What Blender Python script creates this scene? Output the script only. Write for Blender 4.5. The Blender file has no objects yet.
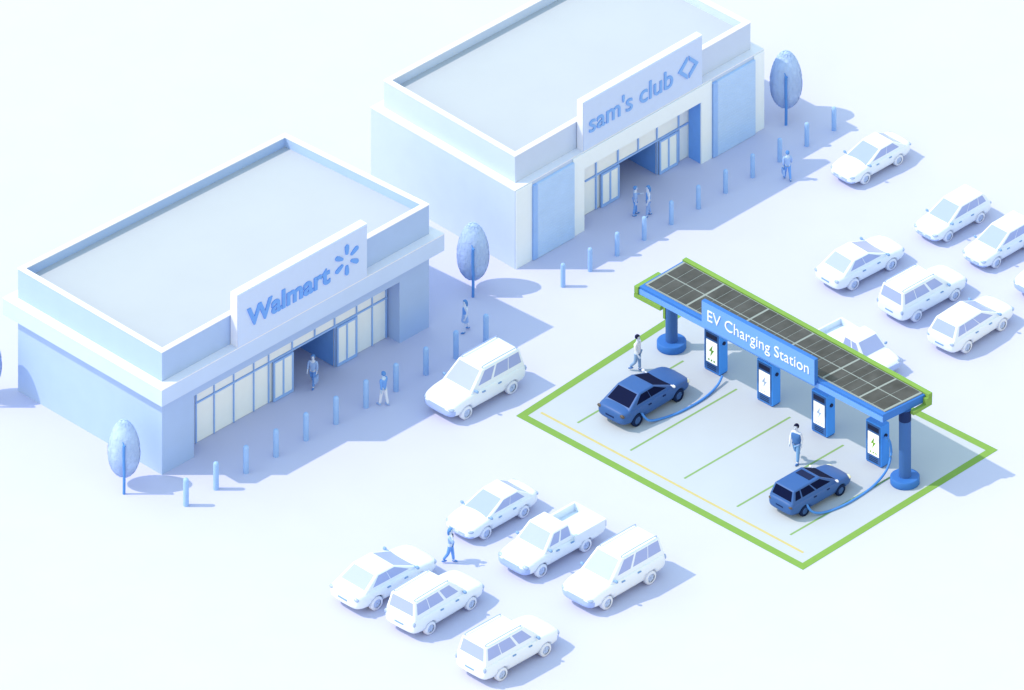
import bpy, bmesh, math, random
from mathutils import Vector, Matrix
random.seed(7); DBG = 0
C = bpy.context.scene.collection
SC = bpy.context.scene
# ------------------------------------------------------------------ camera frame (parallel view of the lot)
S = 23.3                      # pixels per metre across the view
SE = 0.56; CE = math.sqrt(1 - SE * SE)
Q = math.sqrt(.5)
KX = S * Q                    # picture px per metre along either ground axis
VZ = S * CE                   # picture px per metre of height
def G(px, py, z=0.0):         # a pixel of the plan drawing -> point at height z
    a = (px - 512) / KX
    b = ((345 - py) / S - z * CE) / (Q * SE)
    return Vector(((a + b) / 2, (b - a) / 2, z))
def P(v):
    return (512 + KX * (v.x - v.y), 345 - S * (SE * Q * (v.x + v.y) + v.z * CE))

# ------------------------------------------------------------------ materials
K = 1.78
TOP = (.74, .846, .933)
def lin(c):
    c = c / 255.0
    return c / 12.92 if c <= .04045 else ((c + .055) / 1.055) ** 2.4
MATS = {}
def mat(name, rgb, rough=.6, spec=.25, var=.03, scale=3.0):
    if name in MATS: return MATS[name]
    m = bpy.data.materials.new(name); m.use_nodes = True
    nt = m.node_tree; b = nt.nodes['Principled BSDF']
    b.inputs['Roughness'].default_value = rough
    b.inputs['Specular IOR Level'].default_value = spec
    tc = nt.nodes.new('ShaderNodeTexCoord')
    n = nt.nodes.new('ShaderNodeTexNoise'); n.inputs['Scale'].default_value = scale
    n.inputs['Detail'].default_value = 5
    nt.links.new(tc.outputs['Object'], n.inputs['Vector'])
    r = nt.nodes.new('ShaderNodeValToRGB')
    r.color_ramp.elements[0].position = .3; r.color_ramp.elements[1].position = .7
    r.color_ramp.elements[0].color = tuple(max(0, c * (1 - var)) for c in rgb) + (1,)
    r.color_ramp.elements[1].color = tuple(min(.92, c * (1 + var)) for c in rgb) + (1,)
    nt.links.new(n.outputs['Fac'], r.inputs['Fac'])
    nt.links.new(r.outputs['Color'], b.inputs['Base Color'])
    MATS[name] = m
    return m
GROUND = mat('pale_pavement', (.492, .512, .74), .95, .0, .012, .35)
PAD    = mat('charging_pad_paint', (.425, .472, .57), .9, .0, .012, .6)
GREEN  = mat('green_paint', (0.178, 0.324, 0.076), .7, .1)
GREENL = mat('light_green_paint', (0.205, 0.348, 0.144), .7, .1)
YELLOW = mat('yellow_paint', (0.489, 0.431, 0.198), .7, .1)
WALL   = mat('pale_blue_render', (.335, .470, .79), .85, .05, .015, 1.2)
WALL2  = mat('pale_side_render', (.47, .575, .82), .85, .05, .015, 1.2)
ROOF   = mat('roof_membrane', (.395,.435,.53), .9, .0, .012, .5)
WHITE  = mat('white_coping', (0.687, 0.722, 0.880), .6, .2, .01)
PORTAL = mat('white_portal', (.68,.77,.90), .7, .1, .01)
FASC   = mat('fascia_blue', (.45, .58, .88), .8, .05, .015, 1.0)
SIGNF  = mat('sign_face', (0.474, 0.597, 0.900), .7, .1, .01)
SIGNW  = mat('sign_casing', (0.663, 0.713, 0.890), .6, .15, .01)
LETT   = mat('sign_letters_blue', (0.142, 0.332, 0.840), .6, .1)
LETT2  = mat('sign_letters_soft_blue', (0.197, 0.390, 0.840), .6, .1)
PANE   = mat('pale_glazing', (.72,.80,.90), .25, .35, .01)
PANE2  = mat('soft_blue_glazing', (.74,.82,.90), .25, .35, .01)
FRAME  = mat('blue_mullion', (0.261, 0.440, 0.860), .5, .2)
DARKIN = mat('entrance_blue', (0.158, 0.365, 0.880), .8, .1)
SHUT   = mat('blue_shutter', (0.396, 0.567, 0.900), .7, .1, .03, 2)
BOLL   = mat('blue_bollard', (0.276, 0.448, 0.820), .5, .2)
LEAF   = mat('blue_foliage', (0.387, 0.535, 0.900), .8, .05, .06, 2)
TRUNK  = mat('blue_bark', (0.091, 0.249, 0.666), .8, .05)
CARW   = mat('white_car_paint', (.68, .76, .90), .4, .35, .005)
CARG   = mat('pale_car_glass', (.30,.375,.71), .25, .35, .01)
CARD   = mat('blue_car_detail', (0.189, 0.332, 0.630), .5, .2)
CARF   = mat('pale_blue_bumper', (0.332, 0.440, 0.800), .5, .2)
LAMPW  = mat('pale_blue_lamp', (0.316, 0.415, 0.684), .2, .4, .0)
CARL   = mat('white_lamp', (0.711, 0.747, 0.900), .2, .4, .0)
TYREW  = mat('pale_tyre', (0.647, 0.705, 0.890), .8, .05)
RIMW   = mat('pale_blue_rim', (0.458, 0.572, 0.870), .5, .2)
CARB   = mat('blue_car_paint', (.033,.102,.335), .45, .25, .01)
GLASSN = mat('navy_car_glass', (.003,.007,.04), .6, .03, .0)
TYREN  = mat('navy_tyre', (0.009, 0.021, 0.076), .8, .05)
RIMB   = mat('blue_rim', (0.055, 0.133, 0.378), .5, .2)
LAMPR  = mat('brown_tail_lamp', (0.079, 0.062, 0.059), .4, .3)
LAMPY  = mat('cream_head_lamp', (0.679, 0.680, 0.540), .3, .4)
EVL    = mat('light_station_blue', (0.130, 0.307, 0.800), .55, .15, .01)
EVM    = mat('station_blue', (0.037, 0.153, 0.520), .55, .15, .01)
EVD    = mat('column_blue', (.040,.120,.375), .6, .15, .01)
EVN    = mat('navy_band', (0.009, 0.025, 0.108), .6, .1, .01)
CHB    = mat('charger_blue', (0.057, 0.279, 0.900), .55, .15, .01)
CHF    = mat('charger_front_shade_blue', (0.039, 0.120, 0.378), .55, .15, .01)  # charger blue with the front's shade put into the colour
NAVY   = mat('navy_display', (0.006, 0.013, 0.063), .4, .2, .0)
SCREEN = mat('white_screen', (0.687, 0.730, 0.890), .4, .2, .0)
BOLTG  = mat('green_symbol', (0.134, 0.348, 0.032), .6, .1)
BOLTP  = mat('pale_symbol', (0.442, 0.547, 0.850), .6, .1)
CABLE  = mat('blue_cable', (.07,.24,.70), .6, .15)
PV     = mat('solar_cell', (.050,.052,.060), .45, .3, .35, 1.3)
PVLINE = mat('panel_frame_grey', (.25,.29,.31), .5, .2)
SKIN   = mat('pale_skin', (0.553, 0.630, 0.850), .7, .1)
P_DARK = mat('blue_cloth', (0.150, 0.332, 0.800), .85, .05)
P_LITE = mat('light_blue_cloth', (0.284, 0.431, 0.800), .85, .05)
P_WHIT = mat('white_cloth', (0.679, 0.722, 0.890), .85, .05)
P_HAIR = mat('blue_hair', (0.095, 0.241, 0.612), .8, .05)
P_NAVY = mat('navy_hair', (0.005, 0.008, 0.041), .7, .1)
P_JEAN = mat('pale_denim', (0.221, 0.348, 0.594), .85, .05)
P_VEST = mat('blue_vest_cloth', (0.059, 0.158, 0.450), .85, .05)

LIT = mat('lit_white_screen', (.87, .88, .89), .4, .2, .0)
_b = LIT.node_tree.nodes['Principled BSDF']; _b.inputs['Emission Color'].default_value = (.93, .97, 1, 1); _b.inputs['Emission Strength'].default_value = .2

# ------------------------------------------------------------------ helpers
class MB:
    def __init__(self): self.v = []; self.f = []; self.sm = []
    def add(self, vs, fs, smooth=False):
        b = len(self.v); self.v += [Vector(x) for x in vs]
        for f in fs: self.f.append([b + i for i in f]); self.sm.append(smooth)
        return self
    def prism(self, poly, z0, z1):
        n = len(poly); vs = [(p[0], p[1], z0) for p in poly] + [(p[0], p[1], z1) for p in poly]
        fs = [list(range(n))[::-1], list(range(n, 2 * n))]
        fs += [[i, (i + 1) % n, n + (i + 1) % n, n + i] for i in range(n)]
        return self.add(vs, fs)
    def ring(self, outer, inner, z0, z1):
        n = len(outer); vs = []
        for z in (z0, z1):
            vs += [(p[0], p[1], z) for p in outer] + [(p[0], p[1], z) for p in inner]
        fs = []
        for i in range(n):
            j = (i + 1) % n
            fs += [[i, j, 2*n + j, 2*n + i], [n + j, n + i, 3*n + i, 3*n + j], [2*n + i, 2*n + j, 3*n + j, 3*n + i], [j, i, n + i, n + j]]
        return self.add(vs, fs)
    def box(self, o, a, b, c):            # corner o and three edge vectors
        o = Vector(o); a = Vector(a); b = Vector(b); c = Vector(c)
        vs = [o, o+a, o+a+b, o+b, o+c, o+a+c, o+a+b+c, o+b+c]
        return self.add(vs, [[3,2,1,0],[4,5,6,7],[0,1,5,4],[1,2,6,5],[2,3,7,6],[3,0,4,7]])
    def cbox(self, c, sx, sy, sz):
        return self.box((c[0]-sx/2, c[1]-sy/2, c[2]-sz/2), (sx,0,0), (0,sy,0), (0,0,sz))
    def rod(self, a, b, r0, r1=None, n=12, caps=True):
        a = Vector(a); b = Vector(b); r1 = r0 if r1 is None else r1
        d = (b - a).normalized(); t = Vector((1,0,0)) if abs(d.x) < .8 else Vector((0,1,0))
        p = d.cross(t).normalized(); q = d.cross(p)
        vs = []
        for (o, r) in ((a, r0), (b, r1)):
            for i in range(n):
                w = 2*math.pi*i/n; vs.append(o + (p*math.cos(w) + q*math.sin(w))*r)
        self.add(vs, [[i, (i+1)%n, n+(i+1)%n, n+i] for i in range(n)], True)
        if caps:
            self.add(vs[:n], [list(range(n))[::-1]]); self.add(vs[n:], [list(range(n))])
        return self
    def path(self, pts, r, n=8):
        pts = [Vector(p) for p in pts]; vs = []; fs = []
        for k, p in enumerate(pts):
            d = (pts[min(k+1, len(pts)-1)] - pts[max(k-1, 0)]).normalized()
            t = Vector((0,0,1)) if abs(d.z) < .9 else Vector((1,0,0))
            a = d.cross(t).normalized(); b = d.cross(a)
            for i in range(n):
                w = 2*math.pi*i/n; vs.append(p + (a*math.cos(w) + b*math.sin(w))*r)
        for k in range(len(pts)-1):
            for i in range(n):
                fs.append([k*n+i, k*n+(i+1)%n, (k+1)*n+(i+1)%n, (k+1)*n+i])
        self.add(vs, fs, True)
        self.add(vs[:n], [list(range(n))[::-1]]); self.add(vs[-n:], [list(range(n))])
        return self
    def lathe(self, prof, c=(0,0,0), n=24, sx=1, sy=1):     # prof: (r, z)
        c = Vector(c); vs = []; fs = []
        for (r, z) in prof:
            for i in range(n):
                w = 2*math.pi*i/n; vs.append(c + Vector((r*math.cos(w)*sx, r*math.sin(w)*sy, z)))
        for k in range(len(prof)-1):
            for i in range(n): fs.append([k*n+i, k*n+(i+1)%n, (k+1)*n+(i+1)%n, (k+1)*n+i])
        self.add(vs, fs, True)
        self.add(vs[:n], [list(range(n))[::-1]]); self.add(vs[-n:], [list(range(n))])
        return self
    def ball(self, c, rx, ry, rz, n=12, m=8):
        c = Vector(c); vs = [c + Vector((0,0,-rz))]; fs = []
        for k in range(1, m):
            t = math.pi*k/m
            for i in range(n):
                w = 2*math.pi*i/n
                vs.append(c + Vector((rx*math.sin(t)*math.cos(w), ry*math.sin(t)*math.sin(w), -rz*math.cos(t))))
        vs.append(c + Vector((0,0,rz))); L = len(vs)-1
        for i in range(n):
            fs.append([0, 1+(i+1)%n, 1+i]); fs.append([L, 1+(m-2)*n+i, 1+(m-2)*n+(i+1)%n])
            for k in range(m-2): fs.append([1+k*n+i, 1+k*n+(i+1)%n, 1+(k+1)*n+(i+1)%n, 1+(k+1)*n+i])
        return self.add(vs, fs, True)
    def build(self, name, m, parent=None, world=False):
        off = Vector((0,0,0))
        if world:
            q = parent
            while q is not None: off += q.location; q = q.parent
        me = bpy.data.meshes.new(name)
        me.from_pydata([tuple(v - off) for v in self.v], [], self.f)
        me.polygons.foreach_set('use_smooth', self.sm)
        me.materials.append(m); me.update()
        bm = bmesh.new(); bm.from_mesh(me); bmesh.ops.recalc_face_normals(bm, faces=bm.faces[:]); bm.to_mesh(me); bm.free()
        o = bpy.data.objects.new(name, me); C.objects.link(o); o.parent = parent
        return o
def thing(name, label, cat, loc=(0,0,0), rz=0, group=None):
    o = bpy.data.objects.new(name, None); C.objects.link(o); o.empty_display_size = .2
    o.location = loc; o.rotation_euler = (0, 0, rz)
    o['label'] = label; o['category'] = cat
    if group: o['group'] = group
    return o
def structure(o): o['kind'] = 'structure'; return o
def dup(o, parent=None):
    c = o.copy(); C.objects.link(c); c.parent = parent
    for ch in list(o.children): dup(ch, c)
    return c
def offset(poly, d):                      # CCW polygon grown by d
    n = len(poly); out = []
    for i in range(n):
        a, b, c = Vector(poly[i-1][:2]), Vector(poly[i][:2]), Vector(poly[(i+1) % n][:2])
        e1 = (b-a).normalized(); e2 = (c-b).normalized()
        n1 = Vector((e1.y, -e1.x)); n2 = Vector((e2.y, -e2.x))
        k = (n1+n2) / (1 + n1.dot(n2))
        out.append(b + k*d)
    return out
def from_eval(o, name):
    dg = bpy.context.evaluated_depsgraph_get(); dg.update()
    me = bpy.data.meshes.new_from_object(o.evaluated_get(dg)); me.name = name
    return me
def text_mb(s, o, U, V, N, width, height, depth=.05, bold=0.0):
    """letters filling width x height, lower-left at o, in the plane of U (along) and V (up)"""
    cu = bpy.data.curves.new('lettering', 'FONT'); cu.body = s; cu.extrude = .02; cu.offset = bold; cu.resolution_u = 4
    t = bpy.data.objects.new('lettering', cu); C.objects.link(t)
    me = from_eval(t, 'lettering'); bpy.data.objects.remove(t); bpy.data.curves.remove(cu)
    xs = [v.co.x for v in me.vertices]; ys = [v.co.y for v in me.vertices]
    x0, x1, y0, y1 = min(xs), max(xs), min(ys), max(ys)
    mb = MB()
    vs = [Vector(o) + U*((v.co.x-x0)/(x1-x0)*width) + V*((v.co.y-y0)/(y1-y0)*height) + N*(depth*(.5+v.co.z/.04)) for v in me.vertices]
    mb.add(vs, [list(p.vertices) for p in me.polygons])
    bpy.data.meshes.remove(me)
    return mb
def plate(pts2, o, U, V, N, depth):       # flat outline of (u, v) points with thickness
    n = len(pts2); o = Vector(o)
    a = [o + U*p[0] + V*p[1] for p in pts2]; b = [x + N*depth for x in a]
    return a + b, [list(range(n))[::-1], list(range(n, 2*n))] + [[i, (i+1)%n, n+(i+1)%n, n+i] for i in range(n)]
UP = Vector((0,0,1))

# ------------------------------------------------------------------ ground and painted markings
g = MB().box((-160,-160,-.2), (320,0,0), (0,320,0), (0,0,.2)).build('ground', GROUND); structure(g)
A, B, Cc, D = G(516,416), G(803,570), G(998,450), G(697,299)
quad = [A, B, Cc, D]                      # CCW seen from above
def ccw(p):
    a = sum(p[i][0]*p[(i+1)%len(p)][1] - p[(i+1)%len(p)][0]*p[i][1] for i in range(len(p)))
    return p if a > 0 else p[::-1]
quad = ccw(quad)
structure(MB().prism(offset(quad, -.2), .0, .006).build('parking_pad', PAD))
structure(MB().ring(quad, offset(quad, -.37), .0, .012).build('pad_border_line', GREEN))
def line(a, b, w, name, m, z=.011):
    d = (b-a).normalized(); n = Vector((-d.y, d.x, 0))*w/2
    return structure(MB().prism([a-n, b-n, b+n, a+n], 0, z).build(name, m))
for (a, b) in (((577.6,423),(683.4,361)), ((630.4,450.6),(736.8,389.2)), ((684.3,478.6),(790.2,417.2)), ((737,506.8),(843.5,445.2)), ((790.2,535),(896.8,473.6))):
    line(G(*a), G(*b), .10, 'stall_line', GREENL)
line(G(541,412.6), G(803.4,552.8), .12, 'yellow_line', YELLOW)

# ------------------------------------------------------------------ the two stores
class Front:
    """facade frame: N the near ground corner, u along the facade, v into the building"""
    def __init__(s, N, R):
        s.N = Vector((N[0], N[1], 0)); d = Vector((R[0]-N[0], R[1]-N[1], 0)); s.W = d.length
        s.u = d.normalized(); s.v = Vector((-s.u.y, s.u.x, 0))
        s.kx = KX*(s.u.x - s.u.y); s.kv = KX*(s.v.x - s.v.y); s.px0 = P(s.N)[0]
    def at(s, u, v, z=0): return s.N + s.u*u + s.v*v + UP*z
    def ux(s, px, v=0): return (px - s.px0 - s.kv*v)/s.kx
    def bx(s, mb, u0, u1, v0, v1, z0, z1): return mb.box(s.at(u0,v0,z0), s.u*(u1-u0), s.v*(v1-v0), UP*(z1-z0))

def shell(root, poly, fr, notch, z_head, z_top, par, z_par, z_roof, wallm, roofm):
    body = MB().prism(ccw([poly[0]] + notch + poly[1:]), 0, z_head).prism(poly, z_head, z_top)
    body.build('wall', wallm, root, True)
    MB().ring(par, offset(par, -.22), z_top, z_par).build('parapet', wallm, root, True)
    MB().ring(offset(par, .015), offset(par, -.235), z_par, z_par+.05).build('parapet_coping', WHITE, root, True)
    MB().prism(offset(par, -.218), z_top, z_roof).build('roof', roofm, root, True)

# --- store with the spark emblem
ZP = 6.37
wp = [G(162,352,ZP), G(429,204,ZP), G(285,133,ZP), G(18,268,ZP)]
wp = [Vector((p.x, p.y)) for p in wp]
fr = Front(wp[0], wp[1]); d = .75
b1 = thing('store_building', 'flat roofed pale blue store with a spark emblem on its raised sign', 'building', fr.N)
ul, ur = fr.ux(194), fr.ux(399.5)
o1, o2 = fr.ux(291, d), fr.ux(333.5, d)
notch = [fr.at(ul,0), fr.at(ul,d), fr.at(o1,d), fr.at(o1,3.6), fr.at(o2,3.6), fr.at(o2,d), fr.at(ur,d), fr.at(ur,0)]
notch = [Vector((p.x, p.y)) for p in notch]
shell(b1, wp, fr, notch, 3.17, 4.78, wp, ZP-.05, 5.86, WALL, ROOF)
fo = offset(wp, .45)
MB().ring(fo, offset(wp, -.002), 3.95, 4.78).build('fascia', FASC, b1, True)
MB().ring(offset(wp, .46), offset(wp, .002), 4.783, 4.83).build('ledge', WHITE, b1, True)
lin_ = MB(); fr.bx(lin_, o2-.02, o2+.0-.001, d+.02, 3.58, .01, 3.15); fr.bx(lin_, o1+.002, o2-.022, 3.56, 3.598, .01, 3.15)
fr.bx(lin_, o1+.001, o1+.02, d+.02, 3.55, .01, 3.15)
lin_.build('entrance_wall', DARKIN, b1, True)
def storefront(root, fr, d, xs_left, xs_right, panels, ends, z_tr, z_top, pane, framem, op, w=.052):
    u = lambda x: fr.ux(x, d)
    for (x0, x1) in panels:
        f = MB(); fr.bx(f, u(x0), u(x1), d-.045, d-.002, .02, z_top); win = f.build('window', pane, root, True)
    m = MB()
    for x in xs_left: fr.bx(m, u(x)-w/2, u(x)+w/2, d-.10, d-.047, .02, z_top)
    fr.bx(m, u(ends[0]), u(ends[1]), d-.115, d-.049, z_tr-.035, z_tr+.035)
    m.build('window_frame', framem, root, True)
    # glazing above the doorway
    f = MB(); fr.bx(f, u(op[0]), u(op[1]), d-.045, d-.002, z_tr, z_top); f.build('window', pane, root, True)
def slider(root, fr, d, x0, x1, z_tr, pane, framem):
    u0, u1 = fr.ux(x0, d), fr.ux(x1, d); v0, v1 = d-.20, d-.12; um = (u0+u1)/2
    f = MB()
    for (a, b) in ((u0, u0+.08), (um-.04, um+.04), (u1-.08, u1)): fr.bx(f, a, b, v0, v1, .02, z_tr)
    for (a, b) in ((u0+.08, um-.04), (um+.04, u1-.08)):
        fr.bx(f, a, b, v0, v1, .02, .16); fr.bx(f, a, b, v0, v1, z_tr-.08, z_tr)
    dr = f.build('sliding_door', framem, root, True)
    f = MB()
    for (a, b) in ((u0+.08, um-.04), (um+.04, u1-.08)): fr.bx(f, a, b, v0+.03, v1-.02, .16, z_tr-.08)
    f.build('pane', pane, dr, True)
storefront(b1, fr, d, [195, 213, 232.6, 252.6, 267.5, 355.5, 371, 384.8], None, [(194.2,291), (333.5,385.6)], (194.2,385.6), 2.1, 3.165, PANE, FRAME, (291,333.5))
m = MB()
for x in (291, 313.6, 333.5):
    fr.bx(m, fr.ux(x,d)-.03, fr.ux(x,d)+.03, d-.10, d-.047, 2.14 if x == 313.6 else .02, 3.165)
m.build('door_frame', FRAME, b1, True)
slider(b1, fr, d, 270.7, 290.5, 2.06, PANE, FRAME); slider(b1, fr, d, 334.2, 354, 2.06, PANE, FRAME)
# raised sign on the ledge
fs = Front(fo[0], fo[1])
u0, u1 = fs.ux(237.4), fs.ux(367.3)
zs0, zs1 = 4.835, 7.56
f = MB(); fs.bx(f, u0, u1, .02, .42, zs0, zs1); sg = f.build('sign', SIGNW, b1, True)
f = MB(); fs.bx(f, u0+.03, u1-.03, -.012, .018, zs0, zs1-.03); f.build('sign_face', SIGNF, sg, True)
Nn = -fs.v
ut = fs.ux(246.5)
text_mb('Walmart', fs.at(ut, -.012, 5.60), fs.u, UP, Nn, 5.02, .98, .05, .028).build('lettering', LETT, sg, True)
e = MB(); uc, zc = fs.ux(346.4), 6.0
sl = P(fs.at(uc, 0, 0)); zc = (sl[1] - 259.6)/VZ
for k in range(6):
    a = math.radians(90 + 60*k); ca, sa = math.cos(a), math.sin(a); pts = []
    for (r, t) in ((.27,.0), (.30,-.065), (.50,-.105), (.70,-.115), (.77,-.06), (.79,0), (.77,.06), (.70,.115), (.50,.105), (.30,.065)):
        pts.append((r*ca - t*sa, r*sa + t*ca))
    e.add(*plate(pts, fs.at(uc, -.012, zc), fs.u, UP, Nn, .05))
e.build('emblem', LETT, sg, True)

# --- store with the diamond emblem
ZQ, ZW = 5.47, 4.07
sp = [G(515,156,ZQ), G(750.4,22,ZQ), G(619,-46,ZQ), G(384,80,ZQ)]
sp = [Vector((p.x, p.y)) for p in sp]
sw = offset(sp, .40)
fr = Front(sw[0], sw[1]); d = .8
b2 = thing('store_building', 'flat roofed pale blue store with a diamond emblem on its raised sign', 'building', fr.N)
ul, ur = fr.ux(583.5), fr.ux(700.3); o1, o2 = fr.ux(618, d), fr.ux(655.8, d)
notch = [fr.at(ul,0), fr.at(ul,d), fr.at(o1,d), fr.at(o1,3.6), fr.at(o2,3.6), fr.at(o2,d), fr.at(ur,d), fr.at(ur,0)]
notch = [Vector((p.x, p.y)) for p in notch]
shell(b2, sw, fr, notch, 3.2, ZW-.05, sp, ZQ-.05, 5.0, WALL2, ROOF)
MB().ring(offset(sw, .01), offset(sp, .002), ZW-.047, ZW).build('ledge', WHITE, b2, True)
f = MB(); pL, pR = fr.ux(572.5), fr.ux(711)
fr.bx(f, pL, ul-.001, -.06, -.002, 0, 3.2); fr.bx(f, ur+.001, pR, -.06, -.002, 0, 3.2); fr.bx(f, pL, pR, -.06, -.002, 3.2, ZW-.055)
f.build('entrance_portal', PORTAL, b2, True)
for (a_, c_) in ((.02, fr.ux(531.3)), (fr.ux(753.4), fr.W-.02)):
    f = MB(); fr.bx(f, a_, c_, -.05, -.002, 0, ZW-.055); f.build('corner_pier', PORTAL, b2, True)
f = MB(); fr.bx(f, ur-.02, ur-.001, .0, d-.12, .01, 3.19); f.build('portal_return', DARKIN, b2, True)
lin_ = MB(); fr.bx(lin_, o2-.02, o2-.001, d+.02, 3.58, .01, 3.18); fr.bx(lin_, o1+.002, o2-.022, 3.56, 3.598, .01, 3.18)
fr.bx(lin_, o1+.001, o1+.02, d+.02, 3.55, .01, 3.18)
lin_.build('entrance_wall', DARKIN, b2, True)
for (x0, x1, x2) in ((531.3, 535.5, 572.3), (711.2, 715.5, 753.2)):
    f = MB(); u0, u1 = fr.ux(x1), fr.ux(x2)
    fr.bx(f, u0, u1, -.14, -.002, .02, 3.86)
    sh = f.build('roller_shutter', SHUT, b2, True)
    f = MB(); n = 26
    for k in range(n): fr.bx(f, u0+.03, u1-.03, -.146, -.139, .1+k*.143, .1+k*.143+.125)
    f.build('slats', SHUT, sh, True)
    f = MB(); fr.bx(f, fr.ux(x0)+.01, u0-.001, -.14, -.002, .02, 3.86); f.build('shutter_shaded_side', FRAME, sh, True)  # side face of the shutter, its shade painted in as a darker blue
storefront(b2, fr, d, [594.8, 616.8, 677.4], None, [(583.8,618), (655.8,687)], (583.8,687), 1.78, 3.195, PANE2, FRAME, (618,655.8), .075)
m = MB()
for x in (637, 655.8):
    fr.bx(m, fr.ux(x,d)-.03, fr.ux(x,d)+.03, d-.10, d-.047, 1.82 if x == 637 else .02, 3.195)
m.build('door_frame', FRAME, b2, True)
slider(b2, fr, d, 598.4, 616.4, 1.74, PANE2, FRAME); slider(b2, fr, d, 656.6, 675, 1.74, PANE2, FRAME)
u0, u1 = fr.ux(583), fr.ux(702.4)
f = MB(); fr.bx(f, u0, u1, .02, .36, ZW+.005, 6.6); sg = f.build('sign', SIGNW, b2, True)
f = MB(); fr.bx(f, u0+.03, u1-.03, -.012, .018, ZW+.005, 6.57); f.build('sign_face', SIGNF, sg, True)
Nn = -fr.v
tm = text_mb("sam's club", fr.at(fr.ux(588.7), -.012, 4.86), fr.u, UP, Nn, 5.12, .98, .05, .006)
ug = fr.ux(588.7) + .605*5.12
for side in (0, 1):                        # one piece of lettering per word
    f = MB(); fs_ = [q for q in tm.f if (sum((tm.v[i] - fr.N).dot(fr.u) for i in q)/len(q) > ug) == bool(side)]
    ids = sorted({i for q in fs_ for i in q}); mp = {i: k for k, i in enumerate(ids)}
    f.add([tm.v[i] for i in ids], [[mp[i] for i in q] for q in fs_]).build('lettering', LETT2, sg, True)
uc = fr.ux(687.6); zc = (P(fr.at(uc,0,0))[1] - 67.2)/VZ
e = MB(); hw, hh, t = .62, .58, .17
for s in (1, -1):
    pts = [(s*.05, hh), (s*.05+s*.0, hh-t*1.35), (s*(hw-t*1.35), 0), (s*.05, -hh+t*1.35), (s*.05, -hh), (s*hw, 0)]
    e.add(*plate(pts, fr.at(uc, -.012, zc), fr.u, UP, Nn, .05))
e.build('emblem', LETT2, sg, True)

# ------------------------------------------------------------------ charging canopy
ZC = 4.2
FL, BL, BR, FR_ = G(639.5,286.3,ZC), G(682.5,261.2,ZC), G(925,394.5,ZC), G(883,415,ZC)
cq = [Vector((p.x, p.y)) for p in (FL, FR_, BR, BL)]
cn = thing('charging_canopy', 'blue charging station canopy with dark solar roof and white lettered sign', 'canopy', G(788,415))
MB().prism(ccw(list(cq)), ZC-.38, ZC).build('roof', EVM, cn, True)
ca = (FR_-FL); ca.z = 0; Lc = ca.length; cu_ = ca.normalized()          # along the canopy
cw = Vector((-cu_.y, cu_.x, 0))
if cw.dot(BL-FL) < 0: cw = -cw                                          # from front to back
# light fascia strip on the long front side
f = MB(); f.box(FL - cw*.04 + UP*-.375, cu_*Lc, cw*.038, UP*.26); f.build('fascia', EVL, cn, True)
# solar panels, two rows
def on(a, b, z=0):                        # a along 0..1, b across 0..1
    p = FL.lerp(FR_, a).lerp(BL.lerp(BR, a), b); return Vector((p.x, p.y, ZC + z))
fr_ = MB(); fr_.prism([Vector(on(*q)[:2]) for q in ((.008,.09),(.992,.09),(.992,.985),(.008,.985))], ZC, ZC+.05); fr_.build('panel_frame', PVLINE, cn, True)
cols = (.012, .175, .36, .545, .735, .885, .988)
for k in range(6):
    for (b0, b1_) in ((.11,.525), (.55,.97)):
        a0, a1 = cols[k]+.004, cols[k+1]-.004
        n = max(2, round((a1-a0)*26)); sp_ = MB()
        for j in range(n):
            q0 = a0 + (a1-a0)*j/n + (.0011 if j else 0); q1 = a0 + (a1-a0)*(j+1)/n - (.0011 if j < n-1 else 0)
            sp_.prism([Vector(on(*q)[:2]) for q in ((q0,b0),(q1,b0),(q1,b1_),(q0,b1_))], ZC+.04, ZC+.058)
        sp_.build('solar_panel', PV, cn, True)
# sign board
zs0, zs1 = ZC-.20, ZC+1.12
def aw(px):                                # distance along the front edge from a picture column
    o = FL - cw*.17
    return (px - P(o)[0])/(KX*(cu_.x - cu_.y))
a0, a1 = aw(701.5), aw(814.5)
so = FL - cw*.17; so.z = 0
f = MB(); f.box(so + cu_*a0 + UP*zs0 + cw*.012, cu_*(a1-a0), cw*.20, UP*(zs1-zs0)); sg = f.build('sign', EVM, cn, True)
f = MB(); f.box(so + cu_*(a0+.01) + UP*(zs0+.01), cu_*(a1-a0-.02), cw*.0115, UP*(zs1-zs0-.02)); f.build('sign_face', EVL, sg, True)
tx = aw(707.8)
text_mb('EV Charging Station', so + cu_*tx + UP*(zs0+.27), cu_, UP, -cw, 5.98, .74, .03, -.004).build('lettering', SCREEN, sg, True)
# columns
for (px, py) in ((671.6,347.2), (905,482.5)):
    c = G(px, py); 
    col = MB().rod(c + UP*.3, c + UP*(ZC-.385), .265, n=28).build('column', EVD, cn, True)
    MB().lathe([(.62,.0), (.64,.03), (.64,.33), (.60,.36)], c, 36).build('base', EVM, col, True)
    MB().rod(c + UP*(ZC-.95), c + UP*(ZC-.39), .272, n=28).build('shadow_band', EVN, col, True)  # shadow under the canopy, painted as a navy sleeve on the column
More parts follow.
